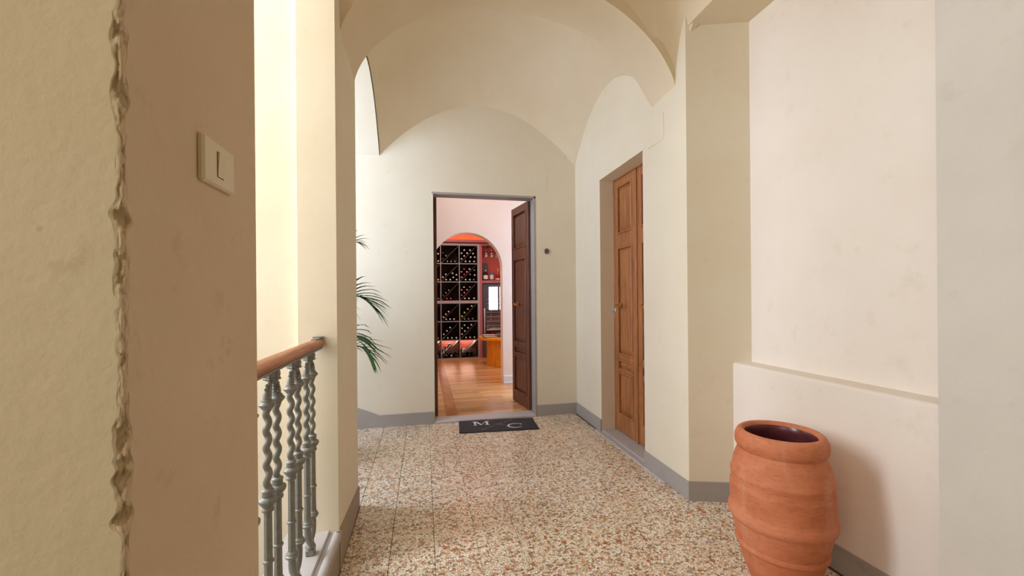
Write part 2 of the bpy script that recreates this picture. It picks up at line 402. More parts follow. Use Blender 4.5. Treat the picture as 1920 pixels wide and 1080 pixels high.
# gallery arch of the far bay
def arc(y):
    t = (y-3.36)/0.78; v = min(1, max(0, (y-2.58)/0.30)); return 2.44+0.185*v+0.46*max(0.0, 1-t*t)
m = MB(); ys = [2.58+1.56*i/28 for i in range(29)]
m.extrude([(2.56, TOP), (2.56, 2.44)]+[(y, arc(y)) for y in ys]+[(4.16, 2.6), (4.16, TOP)], 'X', -0.90, -0.412)
struct(m.build('arch_gallery', M['cream'], smooth=True), 'thick arch open to the bright stair on the left')

# transverse arch between the bays
def rib(x):
    s = max(-1, min(1, (x-0.595)/1.005)); return 2.45+0.66*math.sqrt(max(0.0, 1-s*s))
xs = [0.595-1.005*cos(pi*i/48) for i in range(49)]
def nearY(x): return 2.13+0.09*(x+0.39)
m = MB(); V = []; F = []
for x in xs:
    V += [(x, nearY(x), rib(x)), (x, 2.58, rib(x)), (x, 2.58, TOP), (x, nearY(x), TOP)]
for i in range(len(xs)-1):
    for k in range(4): F.append((i*4+k, i*4+(k+1)%4, (i+1)*4+(k+1)%4, (i+1)*4+k))
m.add(V, F+[(0,1,2,3), tuple(len(V)-4+k for k in (3,2,1,0))])
struct(m.build('arch_transverse', M['vault'], smooth=True), 'plastered arch spanning the corridor')
# vaults
def vault(name, y0f, y1, zf, hy, x0=-0.405, x1=1.64, nx=56, ny=40):
    q = MB(); V = []; F = []
    for i in range(nx+1):
        x = x0+(x1-x0)*i/nx; y0 = y0f(x)
        for j in range(ny+1):
            y = y0+(y1-y0)*j/ny; V.append((x, y, zf(x, y)))
    for i in range(nx):
        for j in range(ny):
            a = i*(ny+1)+j; F.append((a, a+1, a+ny+2, a+ny+1))
    n = len(V); V += [(x, y, z+0.05) for x, y, z in V]; F += [tuple(k+n for k in f[::-1]) for f in F]
    q.add(V, F); return struct(q.build(name, M['vault'], smooth=True))
def farvault(x, y):
    v = min(1, max(0, (y-2.58)/0.30)); v = v*v*(3-2*v)
    return (1-v)*(rib(x)+0.01)+v*(2.635+0.56*(1-((x-0.6)/1.01)**2))+0.46*(1-((y-3.355)/0.785)**2)
vault('ceiling', lambda x: 2.57, 4.15, farvault, 0.78)
def nearvault(x, y):
    h = (nearY(x)-0.82)/2; t = (y-0.82-h)/h
    return rib(x)+0.012+0.74*math.sqrt(max(0.0, 1-t*t))
vault('ceiling.001', lambda x: 0.82, 2.33, nearvault, 0.6)

# floor: grout bed with terrazzo tiles laid on it
m = MB(); m.box(-0.386, 2.3, -3.2, 4.14, -0.12, -0.004)
m.box(-3.0, -0.386, -3.2, 1.0, -0.12, -0.004).box(-2.6, -0.386, 2.59, 4.14, -0.12, -0.004)
floor = struct(m.build('floor', M['grout']), 'terrazzo tiled corridor floor')
P = 0.2135; GAP = 0.0022; cache = {}
def tile(x0, x1, y0, y1):
    w, h = round(x1-x0, 3), round(y1-y0, 3)
    if w < 0.012 or h < 0.012: return
    if (w, h) not in cache:
        cache[(w, h)] = MB().box(-w/2+GAP/2, w/2-GAP/2, -h/2+GAP/2, h/2-GAP/2, -0.012, 0, b=0.0012).mesh('tile', M['terrazzo'])
    put('tile', cache[(w, h)], floor, ((x0+x1)/2, (y0+y1)/2, random.uniform(-0.0004, 0.0003)))
col = 0
x = 0.0415-2*P
while x < 1.565:
    x0, x1 = x, min(x+P, 1.572)
    ph = 2.298 if x < -0.15 else (2.41 if x < 0.03 else (2.45 if x < 0.6 else 1.70))
    y = ph-math.ceil((ph-1.3)/P)*P
    while y < 4.13:
        y0, y1 = max(y, 1.3), min(y+P, 4.128)
        if not (x1 < 0.1 and y1 < 1.55): tile(x0, x1, y0, y1)
        y += P
    x += P
y = 1.3
while y < 2.24:
    tile(1.574, 1.80, y, min(y+P, 2.25)); y += P
for i in range(3):
    y = 2.60-0.08
    while y < 4.13:
        tile(0.0415-2*P-(i+1)*P, 0.0415-2*P-i*P, max(y, 2.6), min(y+P, 4.128)); y += P
# plain continuation of the tiling where the camera stands
for y0, y1, x0, x1 in ((-3.1, 1.3, -0.385, 1.6),):
    n = 9
    for i in range(n):
        for j in range(4):
            w = (x1-x0)/n; h = (y1-0.45)/4
            tile(x0+i*w, x0+(i+1)*w, 0.45+j*h, 0.45+(j+1)*h)

# skirtings
m = MB(); m.box(-0.44, 0.083, 4.116, 4.132, 0, 0.118).box(1.156, 1.60, 4.116, 4.132, 0, 0.113)
m.add([(-0.95,4.116,0),(-0.44,4.116,0),(-0.44,4.116,0.122),(-0.65,4.116,0.212),(-0.95,4.116,0.345),(-0.95,4.132,0),(-0.44,4.132,0),(-0.44,4.132,0.122),(-0.65,4.132,0.212),(-0.95,4.132,0.345)],
      [(0,1,2,3,4),(9,8,7,6,5),(0,4,9,5),(4,3,8,9),(3,2,7,8),(1,6,7,2),(0,5,6,1)])
struct(m.build('baseboard_far', M['base_grey']), 'grey skirting along the end wall')
m = MB(); m.prism([(1.586,3.495),(1.596,3.495),(1.606,4.13),(1.590,4.13)], 0, 0.115)
m.prism([(1.570,2.195),(1.580,2.20),(1.586,2.72),(1.574,2.72)], 0, 0.115)
m.prism([(1.568,2.195),(1.83,2.112),(1.83,2.122),(1.572,2.206)], 0, 0.118)
m.prism([(1.814,0.98),(1.828,0.98),(1.828,2.13),(1.814,2.13)], 0, 0.115)
struct(m.build('baseboard_right', M['base_grey']), 'grey skirting along the right wall and recess')
m = MB(); m.add([(-0.384,1.99,0),(-0.388,2.594,0),(-0.388,2.594,0.12),(-0.384,1.99,0.185),(-0.40,1.99,0),(-0.40,2.594,0),(-0.40,2.594,0.12),(-0.40,1.99,0.185)],
      [(0,1,2,3),(7,6,5,4),(0,3,7,4),(3,2,6,7),(1,5,6,2),(0,4,5,1)])
struct(m.build('baseboard_left', M['base_tan']), 'tan grey skirting on the pillar side')
# kerb under the balustrade, with a stone coping and rounded nosing
m = MB(); m.box(-0.60, -0.388, 1.05, 2.03, -3.0, 0.150)
struct(m.build('kerb', M['base_tan']), 'painted kerb under the balustrade')
nose = [(-0.428,0.150),(-0.428,0.176)]+[(-0.400+0.019*sin(t), 0.165+0.019*cos(t)-0.003) for t in [-1.2+2.7*i/8 for i in range(9)]]+[(-0.392,0.150)]
m = MB(); m.extrude([(-0.615,0.150),(-0.615,0.187),(-0.434,0.187),(-0.430,0.180),(-0.430,0.150)], 'Y', 1.05, 2.02)
m.extrude(nose, 'Y', 1.05, 2.02)
m.box(-0.388, -0.383, 1.05, 2.02, 0.140, 0.149)
struct(m.build('trim_2', M['stone'], smooth=True), 'grey stone coping of the kerb with rounded nosing')
# thresholds
m = MB(); m.box(0.10, 1.139, 4.10, 4.29, -0.01, 0.018, b=0.004)
struct(m.build('trim_3', M['stone']), 'grey stone threshold of the end doorway')
m = MB(); m.box(1.600, 1.765, 2.72, 3.495, -0.01, 0.022, b=0.003); m.box(1.552, 1.598, 2.43, 3.56, -0.01, 0.010, b=0.004)
struct(m.build('trim_4', M['stone']), 'grey stone threshold of the recessed double door')
# access cover plates
m = MB(); m.box(1.576, 1.59, 2.442, 2.64, 2.305, 2.485, b=0.001); m.box(1.5835, 1.587, 2.438, 2.442, 2.301, 2.489, mi=1)
tag(m.build('cover_plate', [M['cream'], M['dark_gap']]), 'flush painted access cover on the white wall right of the double door', 'cover')
m = MB(); m.box(1.155, 1.285, 4.1265, 4.135, 2.425, 2.508, b=0.001)
tag(m.build('cover_plate', M['cream']), 'small painted box cover above the right of the open doorway', 'cover')

# ------------------------------------------------------------------ doors
def door_leaf(w, h, t, panels, mat, sx):
    """leaf in local space: hinge edge at x=0, width along +x, face towards -y; sx mirrors x"""
    st = 0.062; q = MB(); X = lambda a, b: (min(sx*a, sx*b), max(sx*a, sx*b))
    q.box(*X(0, st), 0, t, 0, h, b=0.003); q.box(*X(w-st, w), 0, t, 0, h, b=0.003)
    zz = [0]+[v for p in panels for v in p]+[h]
    for a, b in zip(zz[::2], zz[1::2]): q.box(*X(st-0.001, w-st+0.001), 0.001, t-0.001, a, b, b=0.003)
    o = q.build('leaf', mat)
    for a, b in panels:
        p = MB(); x0, x1 = st, w-st
        p.box(*X(x0-0.004, x1+0.004), t*0.40, t*0.60, a-0.004, b+0.004)
        for sgn, y0, y1 in ((1, 0.0, t*0.40), (-1, t, t*0.60)):
            i1, i2 = 0.020, min(0.034, (b-a)*0.3)
            yo = y0-0.006*sgn
            # moulding frame (proud) and raised field
            for u0, u1, v0, v1 in ((x0, x0+0.016, a, b), (x1-0.016, x1, a, b), (x0+0.016, x1-0.016, a, a+0.016), (x0+0.016, x1-0.016, b-0.016, b)):
                p.box(*X(u0, u1), min(yo, y1), max(yo, y1), v0, v1, b=0.004)
            if b-a > 0.06:
                yf = y0+0.006*sgn
                A = [(x0+i1, a+i1), (x1-i1, a+i1), (x1-i1, b-i1), (x0+i1, b-i1)]; B = [(x0+i1+i2*.6, a+i1+i2), (x1-i1-i2*.6, a+i1+i2), (x1-i1-i2*.6, b-i1-i2), (x0+i1+i2*.6, b-i1-i2)]
                p.add([(sx*u, y1, v) for u, v in A]+[(sx*u, yf, v) for u, v in B], [(0,1,5,4),(1,2,6,5),(2,3,7,6),(3,0,4,7),(4,5,6,7)])
            else:
                p.box(*X(x0+0.016, x1-0.016), min(y0+.003*sgn, y1), max(y0+.003*sgn, y1), a+0.016, b-0.016, b=0.003)
        p.build('panel', mat, o)
    return o
def lever(length=0.11):
    q = MB(); q.lathe([(0.024,0),(0.024,-0.004),(0.017,-0.008),(0.010,-0.012),(0.009,-0.045)], 14, (0,0,0), axis='Y')
    q.tube(bez([(0,-0.045,0.0),(0.02,-0.052,-0.012),(0.05,-0.052,-0.02),(0.085,-0.052,-0.004),(length,-0.050,0.018)], 12), [0.010,0.011,0.011,0.010,0.0095,0.009,0.009,0.009,0.009,0.0095,0.010,0.010,0.006], 10)
    return q
PAN = [(0.155,0.540),(0.560,0.655),(0.695,1.670),(1.790,2.225)]
d2 = bpy.data.objects.new('door_2', None); C.objects.link(d2); d2.location = (1.733, 3.088, 0.022); d2.rotation_euler = (0, 0, -pi/2)
struct(d2, 'closed brown panelled double door recessed in the right wall')
# local: x runs along -Y (towards the camera), -y faces the corridor
lf = door_leaf(0.395, 2.290, 0.042, PAN, M['door_wood'], 1); lf.parent = d2; lf.location = (-0.402, 0, 0.004)
rt = door_leaf(0.395, 2.290, 0.042, PAN, M['door_wood'], 1); rt.parent = d2; rt.location = (0.007, 0.004, 0.004)
m = MB(); m.box(-0.018, 0.012, -0.010, 0.02, 0, 2.29, b=0.006); m.build('astragal', M['door_wood'], d2)
m = MB(); m.box(-0.425, -0.402, -0.004, 0.05, -0.02, 2.31, b=0.003).box(-0.425, 0.42, -0.004, 0.05, 2.294, 2.32, b=0.003); m.build('frame', M['door_wood'], d2)
hd = lever().build('handle', M['brass'], lf, smooth=True); hd.location = (0.115, 0.0, 1.145)
hd = lever(0.07).build('handle', M['brass'], rt, smooth=True); hd.location = (0.135, 0.0, 1.150)
m = MB(); m.box(-0.010, 0.022, -0.006, 0.004, 1.045, 1.125, b=0.003).lathe([(0.009,0),(0.009,-0.012),(0.005,-0.014)], 12, (0.006,-0.004,1.085), axis='Y')
lk = m.build('lock', M['steel'], lf, smooth=True)
# open double door of the end wall
def leaf1(hx, hy, rot, sx, nm, lab):
    d = bpy.data.objects.new(nm, None); C.objects.link(d); d.location = (hx, hy, 0.024); d.rotation_euler = (0, 0, rot)
    struct(d, lab)
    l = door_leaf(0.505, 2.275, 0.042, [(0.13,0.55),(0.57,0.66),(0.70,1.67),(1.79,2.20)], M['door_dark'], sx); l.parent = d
    h = lever(0.10).build('handle', M['brass'], l, smooth=True); h.location = (sx*0.30, 0, 1.15)
    if sx > 0: h.location.y = 0.042; h.scale = (-1, -1, 1)
    return d
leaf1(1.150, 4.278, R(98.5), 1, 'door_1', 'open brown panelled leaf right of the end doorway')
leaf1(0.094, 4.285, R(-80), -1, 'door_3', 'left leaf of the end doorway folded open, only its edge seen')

# doorbell and switch
m = MB(); m.lathe([(0.030,0),(0.030,-0.006),(0.026,-0.010),(0.020,-0.008),(0.017,-0.007),(0.017,-0.010),(0.009,-0.012)], 24, (1.275,4.13,1.736), axis='Y')
bell = m.build('doorbell', M['nickel'], smooth=True); tag(bell, 'round grey metal doorbell on end wall right of the doorway', 'doorbell')
MB().lathe([(0.008,0),(0.008,-0.004),(0.005,-0.006)], 14, (1.275,4.119,1.736), axis='Y').build('button', M['dark_gap'], bell, smooth=True)
sw = thing('light_switch', 'ivory rocker light switch on the near left pier', 'switch', (-0.385, 0.868, 1.503))
MB().box(-0.002, 0.011, -0.059, 0.059, -0.042, 0.042, b=0.004).build('plate', M['plastic'], sw)
m = MB(); m.box(0.0, 0.0116, -0.0125, 0.0125, -0.0240, 0.0240, b=0.0005); m.build('rocker_gap', M['dark_gap'], sw)
m = MB(); m.add([(0.005,-0.0113,-0.0228),(0.005,0.0113,-0.0228),(0.005,0.0113,0.0228),(0.005,-0.0113,0.0228),(0.0120,-0.0113,-0.0228),(0.0120,0.0113,-0.0228),(0.0150,0.0113,0.0228),(0.0150,-0.0113,0.0228)],
      [(0,3,2,1),(4,5,6,7),(0,1,5,4),(1,2,6,5),(2,3,7,6),(3,0,4,7)]); m.build('rocker', M['plastic'], sw)

# ------------------------------------------------------------------ balustrade
bal = thing('balustrade', 'grey green cast iron balustrade with wooden handrail between the left piers', 'railing', (-0.47, 1.53, 0.187))
hr = MB(); prof = [(0.031*cos(t)*(1.0 if sin(t) > -0.3 else 0.86), 0.021*sin(t)) for t in [2*pi*i/20 for i in range(20)]]
hr.extrude(prof, 'Y', -0.50, 0.46); o = hr.build('handrail', M['rail_wood'], bal, (0, 0, 0.863), smooth=True)
m = MB(); m.box(-0.018, 0.018, -0.47, 0.46, 0.838, 0.846); m.build('rail_bar', M['iron'], bal)
m = MB(); m.box(-0.022, 0.022, 0.445, 0.469, 0.886, 0.894, b=0.002).box(-0.012, 0.012, 0.38, 0.47, 0.883, 0.888, b=0.001); m.build('wall_bracket', M['iron'], bal, smooth=True)
def baluster_pair():
    h = 0.042                                     # half spacing of the two shafts
    root = MB()
    Z0 = -0.187                                   # heights below are above the floor
    for s in (-1, 1):
        y = s*h
        path = []
        for i in range(73):                       # twisted upper shaft
            z = 0.66+(0.918-0.66)*i/72; a = 2*pi*(z-0.66)/0.052+s*0.5
            path.append((0.0036*cos(a), y+0.0036*sin(a), z+Z0))
        root.tube(path, 0.0102, 10)
        root.lathe([(0.0135,0.345),(0.0125,0.40),(0.0118,0.62),(0.0122,0.63)], 8, (0, y, Z0))   # octagonal lower shaft
    shaft = root.mesh('baluster_pair', M['iron'], True)
    base = put('baluster_pair', shaft, bal)
    for s in (-1, 1):
        y = s*h
        q = MB()
        q.lathe([(0.009,0.600),(0.0165,0.606),(0.0175,0.612),(0.014,0.618),(0.016,0.622),(0.0235,0.632),(0.0262,0.640),(0.0235,0.646),(0.016,0.650),(0.0155,0.664),(0.0175,0.668),(0.0155,0.672),(0.010,0.675)], 20, (0,y,Z0), rib=10, amp=0.025)
        q.build('collar', M['iron'], base, smooth=True)
        q = MB(); q.lathe([(0.010,0.908),(0.014,0.916),(0.0225,0.926),(0.0245,0.931),(0.0205,0.936),(0.0165,0.939),(0.0165,0.943),(0.009,0.945)], 18, (0,y,Z0)); q.build('collar', M['iron'], base, smooth=True)
        q = MB(); q.lathe([(0.011,0.447),(0.0155,0.450),(0.0165,0.453),(0.0155,0.456),(0.011,0.459)], 16, (0,y,Z0)); q.build('ring', M['iron'], base, smooth=True)
        q = MB(); q.lathe([(0.010,0.318),(0.0165,0.322),(0.0220,0.329),(0.0225,0.334),(0.0175,0.338),(0.0185,0.341),(0.0150,0.347),(0.011,0.352)], 18, (0,y,Z0)); q.build('collar', M['iron'], base, smooth=True)
        # curved leaf arm up to the cap, with beads and a rosette
        q = MB(); q.tube(bez([(0,y,0.942+Z0),(0,y*0.98,0.962+Z0),(0,y*0.78,0.984+Z0),(0,y*0.22,0.998+Z0)], 10), [0.0120,0.0124,0.0126,0.0126,0.0122,0.0116,0.0108,0.0098,0.0088,0.0078,0.006], 10)
        q.ball((0, y*1.22, 0.978+Z0), 0.0062).ball((0, y*1.06, 0.988+Z0), 0.0050)
        for zz, rr in ((0.956, 0.0050), (0.966, 0.0056), (0.976, 0.0050)): q.ball((0.0, y*0.42, zz+Z0), rr).ball((0.010*s, y*0.62, zz+Z0), rr*0.8)
        q.build('arm', M['iron'], base, smooth=True)
        # curved foot
        q = MB(); q.tube(bez([(0,y,0.325+Z0),(0,y*1.0,0.295+Z0),(0,y*0.75,0.262+Z0),(0,y*0.20,0.240+Z0)], 8), [0.0115,0.012,0.013,0.0135,0.014,0.014,0.0135,0.012,0.010], 10)
        q.ball((0, y*1.02, 0.286+Z0), 0.0072).ball((0, y*0.70, 0.262+Z0), 0.0085)
        q.build('foot', M['iron'], base, smooth=True)
    q = MB(); q.lathe([(0.010,0.990),(0.0165,0.995),(0.0250,0.999),(0.0250,1.0025),(0.0215,1.005),(0.0232,1.012),(0.0236,1.019),(0.0210,1.028),(0.014,1.034)], 32, (0,0,Z0), rib=12, amp=0.07); q.build('cap', M['iron'], base, smooth=True)
    q = MB(); q.box(-0.0165, 0.0165, -0.018, 0.018, 0.187+Z0, 0.214+Z0, b=0.003).lathe([(0.017,0.214),(0.021,0.219),(0.019,0.226),(0.014,0.232),(0.015,0.240),(0.006,0.246)], 16, (0,0,Z0)); q.build('foot_block', M['iron'], base, smooth=True)
    return base
b0 = baluster_pair(); b0.location = (0, -0.118, 0)
for y in (0.105, 0.304, -0.335):
    c = copy_tree(b0, bal); c.location = (0, y, 0)

# ------------------------------------------------------------------ terracotta jar
jar = [(0.118,0.0),(0.124,0.01),(0.150,0.085),(0.166,0.145),(0.170,0.152),(0.176,0.158),(0.176,0.168),(0.172,0.176),(0.181,0.215),(0.190,0.262),(0.193,0.270),(0.201,0.276),(0.2045,0.288),(0.2045,0.304),(0.200,0.318),(0.1955,0.326),
       (0.1975,0.36),(0.196,0.412),(0.1965,0.418),(0.1935,0.424),(0.192,0.432),(0.191,0.455),(0.1945,0.462),(0.194,0.474),(0.188,0.484),(0.183,0.520),(0.1665,0.566),(0.1640,0.574),(0.1690,0.582),(0.1745,0.592),(0.1765,0.606),(0.1745,0.628),(0.1650,0.648),(0.1560,0.655),(0.1480,0.655),(0.1395,0.648),(0.1370,0.640)]
m = MB(); m.lathe(jar, 72, caps=False)
pot = m.build('terracotta_jar', M['terracotta'], loc=(1.522, 1.495, 0), smooth=True)
tag(pot, 'large ribbed terracotta jar standing before the low white wall', 'jar')
m = MB(); m.lathe([(0.1370,0.640),(0.1330,0.632),(0.1330,0.600),(0.150,0.52),(0.165,0.40),(0.150,0.20),(0.10,0.03),(0.001,0.03)], 48, caps=False)
ip = m.build('inside', M['glaze'], pot, smooth=True); ip['label'] = 'dark purple brown inside of the jar'

# ------------------------------------------------------------------ doormat
mat = thing('doormat', 'black doormat lettered M and C before the open doorway', 'mat', (0.695, 3.905, 0), R(-4))
MB().box(-0.375, 0.375, -0.178, 0.178, 0, 0.011, b=0.003).build('pad', M['rubber'], mat)
def stroke(q, poly, z0=0.0106, z1=0.0122): return q.prism(poly, z0, z1)
m = MB()
ML, MT, MW = -0.238, 0.132, 0.158; MBm = 0.004
def mx(u, v): return (ML+u*MW, MBm+v*(MT-MBm))
for poly in ([(0.03,1),(0.16,1),(0.20,0.93),(0.155,0.0),(0.09,0.0)], [(0.10,1),(0.22,1),(0.545,0.16),(0.47,0.03)], [(0.47,0.03),(0.545,0.16),(0.86,1),(0.80,1)], [(0.78,1),(0.95,1),(0.93,0.0),(0.80,0.0)],
             [(0.0,0.0),(0.24,0.0),(0.24,0.06),(0.0,0.06)], [(0.72,0.0),(1.0,0.0),(1.0,0.06),(0.72,0.06)], [(-0.03,0.94),(0.16,0.94),(0.16,1.0),(-0.03,1.0)], [(0.86,0.94),(1.04,0.94),(1.04,1.0),(0.86,1.0)]):
    stroke(m, [mx(u, v) for u, v in poly])
m.build('letter', M['mat_print'], mat)
m = MB(); n = 30
for i in range(n):
    t0, t1 = R(42)+R(276)*i/n, R(42)+R(276)*(i+1)/n
    w = lambda t: 0.006+0.013*(0.5-0.5*cos(t))**1.2
    p = lambda t, r: (0.163+(0.078+r)*cos(t), -0.056+(0.064+r*0.8)*sin(t))
    stroke(m, [p(t0, 0), p(t1, 0), p(t1, -w(t1)), p(t0, -w(t0))])
stroke(m, [(0.214,-0.008),(0.228,-0.008),(0.228,-0.036),(0.214,-0.018)])
m.build('letter', M['mat_print'], mat)
m = MB(); d1, d2_ = Vector((-0.160,-0.124)), Vector((0.150,0.134)); dv = (d2_-d1).normalized(); nv = Vector((-dv.y, dv.x))
for a, b in ((0.0, 0.40), (0.60, 1.0)):
    A, B = d1.lerp(d2_, a), d1.lerp(d2_, b); stroke(m, [tuple(A-nv*.0018), tuple(B-nv*.0018), tuple(B+nv*.0018), tuple(A+nv*.0018)])
for e in (d1, d2_): stroke(m, [(e.x+0.006*cos(t), e.y+0.006*sin(t)) for t in [2*pi*i/10 for i in range(10)]])
# small script ampersand between the letters
amp = bez([(0.045,0.02),(-0.05,0.05),(-0.06,-0.05),(0.0,-0.02),(0.05,0.02),(0.0,0.045),(-0.02,0.01),(0.03,-0.03),(0.055,-0.02)], 22)
for a, b in zip(amp, amp[1:]):
    a, b = Vector((a[0], a[1]+0.004)), Vector((b[0], b[1]+0.004)); d = (b-a)
    if d.length > 1e-4:
        k = Vector((-d.y, d.x)).normalized()*0.0018; stroke(m, [tuple(a-k), tuple(b-k), tuple(b+k), tuple(a+k)])
m.build('monogram_line', M['mat_line'], mat)

# ------------------------------------------------------------------ palm in the stair bay
palm = thing('potted_palm', 'green kentia palm fronds reaching out from behind the left pillar', 'plant', (-0.86, 3.32, 0))
m = MB(); m.lathe([(0.13,0),(0.14,0.02),(0.175,0.30),(0.19,0.30),(0.19,0.36),(0.17,0.36),(0.165,0.32)], 28); m.build('pot', M['terracotta'], palm, smooth=True)
m = MB(); m.lathe([(0.166,0.29),(0.166,0.322),(0.001,0.328)], 24); m.build('soil', M['soil'], palm)
def frond(ctrl, nl, ll, mat_, start=0.42, droop=0.5, spread=0.8, seed=0, w0=0.010, roll=0.0):
    rnd = random.Random(seed); pts = bez(ctrl, 30); q = MB()
    q.tube(pts, [0.0075*(1-i/30)+0.0012 for i in range(31)], 6, mi=1)
    for k in range(nl):
        t = start+(1-start)*k/(nl-1); i = min(29, int(t*30)); p = pts[i].lerp(pts[min(30, i+1)], t*30-i)
        d = (pts[min(30, i+1)]-pts[max(0, i-1)]).normalized(); side = d.cross(Vector((0,0,1)))
        side = side.normalized() if side.length > 1e-3 else Vector((0,1,0))
        side = (side*cos(roll)+side.cross(d)*sin(roll)).normalized()
        L0 = ll*(0.62+0.5*sin(pi*min(1, (t-start)/(1-start)*0.85+0.12)))*rnd.uniform(0.85, 1.1)
        for s in (-1, 1):
            dirv = (d*(0.55+0.35*t)+side*s*spread*(1-0.45*t)+Vector((0,0,0.12))).normalized()
            n = 6; rows = []
            for j in range(n+1):
                u = j/n; c = p+dirv*L0*u+Vector((0,0,-1))*droop*L0*u*u*rnd.uniform(0.9, 1.1)
                wd = w0*(sin(pi*min(1, 0.12+u*0.88))**0.7)*(1-u*0.3)
                if j == n: wd = 0.0006
                tang = (dirv+Vector((0,0,-2*droop*u))).normalized(); ws = tang.cross(Vector((0,0,1)))
                ws = ws.normalized() if ws.length > 1e-3 else side
                up = ws.cross(tang); rows.append((c-ws*wd+up*wd*0.35, c, c+ws*wd+up*wd*0.35))
            V = [v for r in rows for v in r]; F = []
            for j in range(n): a = j*3; F += [(a, a+1, a+4, a+3), (a+1, a+2, a+5, a+4)]
            q.add(V, F)
    return q.build('frond', [mat_, M['stem']], palm)
B0 = (0, 0, 0.33)
frond([B0, (0.02,0.0,0.90), (0.06,-0.02,1.26), (0.26,-0.03,1.36), (0.42,-0.05,1.24)], 14, 0.31, M['leaf'], 0.52, 0.36, 0.80, 1, 0.018, 0.75)
frond([(0.02,-0.02,0.33), (0.05,-0.05,0.70), (0.10,-0.08,1.02), (0.26,-0.12,1.05), (0.38,-0.16,0.95)], 13, 0.29, M['leaf'], 0.50, 0.42, 0.85, 2, 0.017, 0.8)
frond([(0.0,0.03,0.33), (0.05,0.05,1.0), (0.10,0.08,1.50), (0.22,0.10,1.76), (0.34,0.12,1.70)], 6, 0.15, M['leaf_dry'], 0.76, 0.25, 0.85, 3, 0.011, 0.6)
frond([(0.02,0.02,0.33), (0.10,0.14,0.62), (0.18,0.2,0.90), (0.30,0.24,0.92), (0.40,0.28,0.80)], 9, 0.27, M['leaf'], 0.48, 0.45, 0.85, 4, 0.017, 0.7)
for i, a in enumerate((100, 150, 200, 250, 300)):
    u, v = cos(R(a)), sin(R(a))
    frond([(0.02*u,0.02*v,0.33), (0.06*u,0.06*v,1.0), (0.18*u,0.18*v,1.4), (0.38*u,0.30*v,1.4), (0.52*u,0.42*v,1.1)], 15, 0.27, M['leaf'], 0.45, 0.5, 0.7, 10+i, 0.012)

# ------------------------------------------------------------------ anteroom and cellar shell
m = MB(); m.box(-1.2, 3.0, 4.27, 9.2, -0.12, 0.004)
pf = struct(m.build('floor.001', M['grout']), 'honey coloured parquet floor beyond the end doorway')
pc = {}
def plank(x0, x1, y0, y1, mt):
    w, h = round(x1-x0, 2), round(y1-y0, 3)
    if w < 0.03 or h < 0.01: return
    if (w, h, mt) not in pc: pc[(w, h, mt)] = MB().box(-w/2, w/2, -h/2+0.0006, h/2-0.0006, -0.01, 0, b=0.0008).mesh('plank', M[mt])
    put('plank', pc[(w, h, mt)], pf, ((x0+x1)/2, (y0+y1)/2, 0.014+random.uniform(-0.0002, 0.0002)))
rnd = random.Random(5)
y = 4.29; row = 0
while y < 8.62:
    h = 0.095
    x = -0.55-rnd.uniform(0, 0.4)
    while x < 0.22:
        L = 0.40; plank(x, min(x+L, 0.222), y, y+h, 'parquet'); x += L
    x = 0.345
    off = rnd.uniform(0.25, 0.85)
    while x < 1.95:
        L = off if x < 0.35 else 0.85
        plank(x, min(x+L, 1.95), y, y+h, 'parquet'); x += L
    y += h; row += 1
y = 4.29
while y < 8.6:
    plank(0.2225, 0.3445, y, min(y+0.7, 8.62), 'parquet_dark'); y += 0.7
# wall between anteroom and cellar, with a round-headed opening
def archwall():
    q = MB(); cx, r, zs = 0.605, 0.503, 1.67; y0, y1, zt = 5.745, 5.92, 3.3
    th = [pi*i/40 for i in range(41)]
    A = [(cx+r*cos(t), zs+r*sin(t)) for t in th]
    q.box(-1.2, cx-r, y0, y1, -0.1, zt).box(cx+r, 3.0, y0, y1, -0.1, zt)
    V = []; F = []
    for x, z in A: V += [(x, y0, z), (x, y0, zt), (x, y1, z), (x, y1, zt)]
    for i in range(40):
        a, b = i*4, i*4+4
        F += [(a, a+1, b+1, b), (a+2, b+2, b+3, a+3), (a, b, b+2, a+2), (a+1, a+3, b+3, b+1)]
    q.add(V, F); return q
struct(archwall().build('wall_inner', M['pinkish'], smooth=False), 'pink white wall with a round arch to the wine cellar')
m = MB(); m.box(1.108, 3.0, 5.725, 5.746, 0.012, 0.125, b=0.004).box(1.108, 3.0, 5.718, 5.746, 0.012, 0.035, b=0.004).box(-1.2, 0.102, 5.725, 5.746, 0.012, 0.125, b=0.004)
struct(m.build('baseboard_inner', M['white_paint']), 'white skirting of the anteroom')
m = MB(); m.box(-1.3, -1.2, 4.27, 9.2, -0.1, 3.3)
struct(m.build('wall_cellar_left', M['pinkish']))
m = MB(); m.box(2.95, 3.05, 4.27, 9.2, -0.1, 3.3)
struct(m.build('wall_cellar_right', M['pinkish']))
m = MB(); m.box(-1.3, 3.05, 4.2, 9.2, 3.25, 3.4)
struct(m.build('ceiling.002', M['pinkish']))
m = MB(); m.box(-1.2, 3.0, 8.70, 8.85, -0.1, 3.3)
struct(m.build('wall_cellar_back', M['red']), 'red painted back wall of the wine cellar')
m = MB(); m.box(-1.2, 3.0, 8.68, 8.702, 0.01, 0.17, b=0.004)
struct(m.build('baseboard_cellar', M['white_paint']), 'white skirting behind the wine rack')
